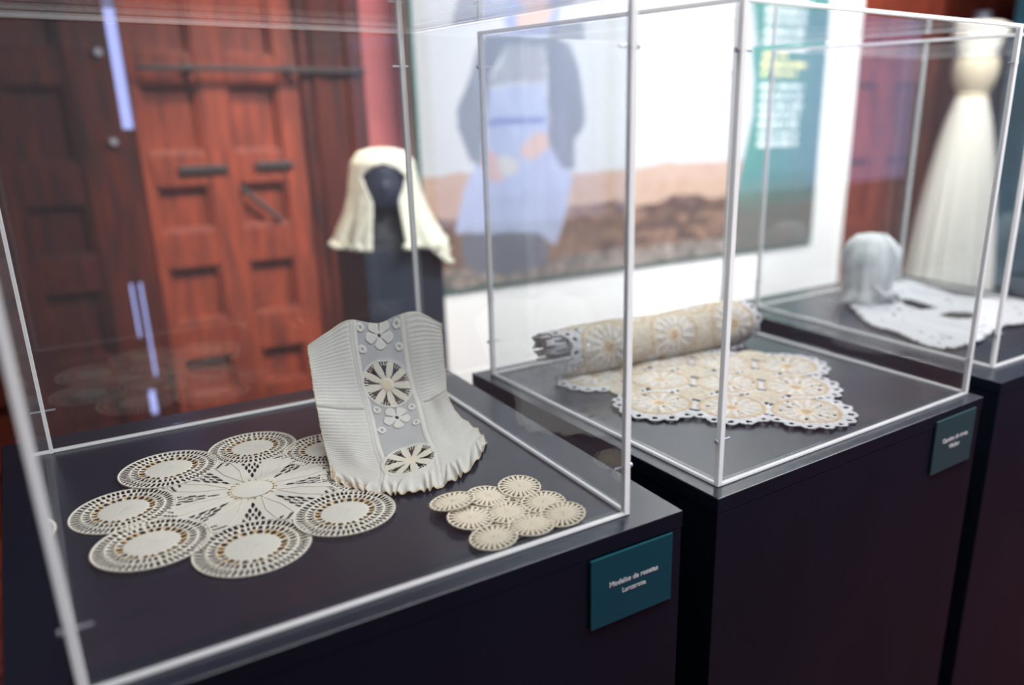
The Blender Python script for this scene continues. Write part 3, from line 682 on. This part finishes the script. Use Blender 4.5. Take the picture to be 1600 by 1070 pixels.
tag(o, 'white scalloped crochet collar spread flat inside the far acrylic cover', 'collar')
# gauzy bonnet standing behind the collar
th = 2*PI*np.arange(64)/64
def lathe(prof, cx, cy, folds=0, nf=12, ex=1, ey=1, seed=0, n=64):
    th = 2*PI*np.arange(n)/n; V = np.zeros((n, len(prof), 3))
    for j, (r, z) in enumerate(prof):
        rr = r*(1+folds*np.sin(nf*th+seed)*min(1, .2+j/len(prof)))
        V[:, j] = np.stack([cx+rr*ex*np.cos(th), cy+rr*ey*np.sin(th), np.full(n, z)], 1)
    return V
bon = empty('gauze_bonnet', (1.775, 1.32, 1.01)); tag(bon, 'small sheer white gauze bonnet standing on the end of the crochet collar', 'bonnet')
def crumple(V, amp, sc, seed):
    r = np.hypot(V[..., 0], V[..., 1])+1e-6; nse = vnoise(V[..., 0]+.5, V[..., 2]+V[..., 1]+.5, sc, seed)-.5
    V[..., 0] *= 1+amp*nse/r; V[..., 1] *= 1+amp*nse/r; return V
prof = [(.001, .172), (.018, .169), (.032, .161), (.044, .147), (.052, .130), (.057, .110), (.057, .09), (.053, .07), (.047, .05), (.043, .035), (.048, .02), (.058, .004)]
V = crumple(lathe(prof, 0, 0, .06, 5, 1, 1), .012, 30, 61); V[..., 0] += .01*np.sin(V[..., 2]*30); MB().grid(V, None, True).build('crown', MT['gauze'], bon, True, solid=.002)
fr = [(.036, .166), (.052, .152), (.064, .136), (.068, .12), (.072, .10), (.068, .08), (.066, .06), (.060, .04), (.066, .02), (.080, .003)]
V = crumple(lathe(fr, 0, 0, .06, 11, 1, 1), .024, 36, 62); kp = np.ones((64, 9), bool); kp[4:16] = False; kp[40:48] = False
MB().grid(V, kp, True).build('frill', MT['gauze'], bon, True, solid=.002)
m = MB(); m.tube([(-.045, -.045, .05), (-.02, -.062, .022), (.015, -.066, .026), (.045, -.06, .006)], [.006, .010, .009, .006], 8); m.build('ribbon', MT['collar'], bon, True)

# ------------------------------------------------------------------ bust with shawl on its own pedestal
pb = empty('bust_pedestal', (.9885, 2.636, 0)); tag(pb, 'slim black square pedestal carrying the shawled mannequin head', 'pedestal')
MB().box(-.131, .131, -.143, .143, 0, 1.035).build('body', MT['slate'], pb, bevel=.002)
MB().box(-.132, .132, -.144, .144, 1.036, 1.05).build('top_board', MT['slate'], pb, bevel=.002)
az = math.atan2(-2.6, -.95)    # bust looks toward the aisle
def loft(rings, n=48):
    # rings: (z, cx, rx, ry, nose)
    th = 2*PI*np.arange(n)/n; V = np.zeros((n, len(rings), 3))
    for j, (z, cx, rx, ry, nose) in enumerate(rings):
        x = cx+rx*np.cos(th)+nose*np.exp(-(np.minimum(th, 2*PI-th)/.22)**2); y = ry*np.sin(th); V[:, j] = np.stack([x, y, np.full(n, z)], 1)
    return V
rings = [(0, 0, .10, .145, 0), (.02, 0, .098, .145, 0), (.05, -.005, .085, .125, 0), (.075, -.01, .06, .075, 0), (.10, -.012, .052, .054, 0), (.125, -.01, .054, .053, 0), (.14, .008, .066, .056, 0),
         (.152, .016, .074, .058, .002), (.165, .016, .080, .062, .006), (.176, .014, .084, .066, .002), (.188, .012, .086, .069, .016), (.20, .010, .088, .071, .012), (.213, .008, .086, .073, .005), (.23, .006, .090, .075, .0), (.25, .004, .090, .075, 0), (.268, 0, .078, .067, 0), (.282, 0, .054, .048, 0), (.29, 0, .02, .018, 0), (.291, 0, .001, .001, 0)]
man = empty('mannequin_bust', (.985, 2.62, 1.0505), az); tag(man, 'black mannequin head and neck wrapped in the cream shawl', 'mannequin')
b = MB(); b.grid(loft(rings), None, True); b.f.append([i*len(rings) for i in range(48)]); b.m.append(0)
b.build('bust', MT['mannequin'], man, True)
sh = empty('shawl', (.985, 2.62, 1.0505), az); tag(sh, 'cream crochet shawl draped over the black mannequin head, falling over its pedestal', 'shawl')
nT, nZ = 140, 60; V = np.zeros((nT, nZ, 3)); zt = np.array([.306, .303, .292, .262, .22, .165, .11, .06, .022, .004]); rt_ = np.array([.002, .04, .074, .096, .103, .112, .130, .152, .168, .176])
zi = np.linspace(1, 0, nZ); 
for j in range(nZ):
    s_ = 1-zi[j]; q_ = s_*(len(zt)-1); k = min(int(q_), len(zt)-2); f = q_-k; z = zt[k]*(1-f)+zt[k+1]*f; r = rt_[k]*(1-f)+rt_[k+1]*f
    if z > .262: op = .0
    elif z > .225: op = .72*((.262-z)/.037)**.5
    elif z > .15: op = .72-.38*(.225-z)/.075
    else: op = .34-.04*(.15-z)/.15
    for i in range(nT):
        a = op+(2*PI-2*op)*i/(nT-1)
        low = max(0, 1-z/.18); rf = r*(1+.05*low*math.sin(a*9)+.03*low*math.sin(a*17+1))+.003*math.sin(a*31+z*90)*math.sin(z*140+a*5)
        zz = z; sdrop = math.exp(-((a-1.15)/.30)**2)
        if z < .03 and sdrop > .05: zz = z-.075*sdrop*(1-z/.03); rf += .035*sdrop
        x = rf*math.cos(a)*.86+.01; y = rf*math.sin(a)
        V[i, j] = (x, y, max(zz, .002) if sdrop < .2 else zz)
b = MB(); b.grid(V)
b.build('drape', MT['shawl'], sh, True, solid=.008)
m = MB()      # bobbled hem along both front edges and the bottom
for k in range(0, nT, 7):
    if k > nT*.5 and k < nT*.62: continue
    p = V[k, -1]; th_ = np.linspace(0, PI, 6)
    ring = [(.012*math.sin(t), .012*math.cos(t)) for t in th_]
    Vb_ = np.zeros((10, 6, 3))
    for i in range(10):
        for j, (r, z) in enumerate(ring): Vb_[i, j] = (p[0]+r*1.2*math.cos(i*PI/5), p[1]+r*1.2*math.sin(i*PI/5), max(p[2]+.008+z, .001 if abs(p[2]) < .03 else -9))
    m = MB(); m.grid(Vb_, None, True); m.build('bobble', MT['shawl'], sh, True)

# ------------------------------------------------------------------ gown on a stand
pod = tag(MB().box(4.0, 5.15, 2.35, 3.3, 0, .36).build('podium', MT['black_paint'], bevel=.004), 'low dark grey podium under the white gown', 'podium')
gw = empty('gown', (4.62, 2.88, .361)); tag(gw, 'long ivory gown with full gathered skirt on a dark dress form', 'gown')
def gl(prof, folds, nf, n=180):
    th = 2*PI*np.arange(n)/n; V = np.zeros((n, len(prof), 3))
    for j, (r, z, k) in enumerate(prof):
        rr = r*(1+folds*k*np.sin(nf*th)+.5*folds*k*np.sin(nf*2.3*th+1)); V[:, j] = np.stack([rr*np.cos(th)-.0, rr*np.sin(th), np.full(n, z)], 1)
    return V
sk = [(.250, .004, 1), (.247, .05, 1), (.236, .2, 1), (.212, .45, 1), (.182, .68, .9), (.150, .88, .7), (.118, 1.03, .5), (.094, 1.11, .3), (.083, 1.145, .1)]
MB().grid(gl(sk, .035, 18), None, True).build('skirt', MT['dress'], gw, True, solid=.003)
MB().grid(gl([(.082, 1.135, 0), (.081, 1.15, 0), (.083, 1.175, 0)], 0, 1), None, True).build('sash', MT['sash'], gw, True, solid=.006)
bo_ = [(.080, 1.165, 0), (.088, 1.19, 0), (.108, 1.23, 0), (.120, 1.28, 0), (.120, 1.33, 0), (.108, 1.375, 0)]
MB().grid(gl(bo_, 0, 1), None, True).build('bodice', MT['sash'], gw, True, solid=.004)
cp = [(.112, 1.365, 1), (.124, 1.385, 1), (.132, 1.43, 1), (.142, 1.48, 1), (.150, 1.525, 1), (.10, 1.545, 1), (.05, 1.55, 0)]
MB().grid(gl(cp, .02, 14), None, True).build('cape', MT['dress'], gw, True, solid=.004)
m = MB(); m.tube([(0, 0, 1.50), (0, 0, 1.60)], .045, 16); m.tube([(0, 0, 0.0), (0, 0, 1.5)], .015, 10); m.build('dress_form', MT['mannequin'], gw, True)
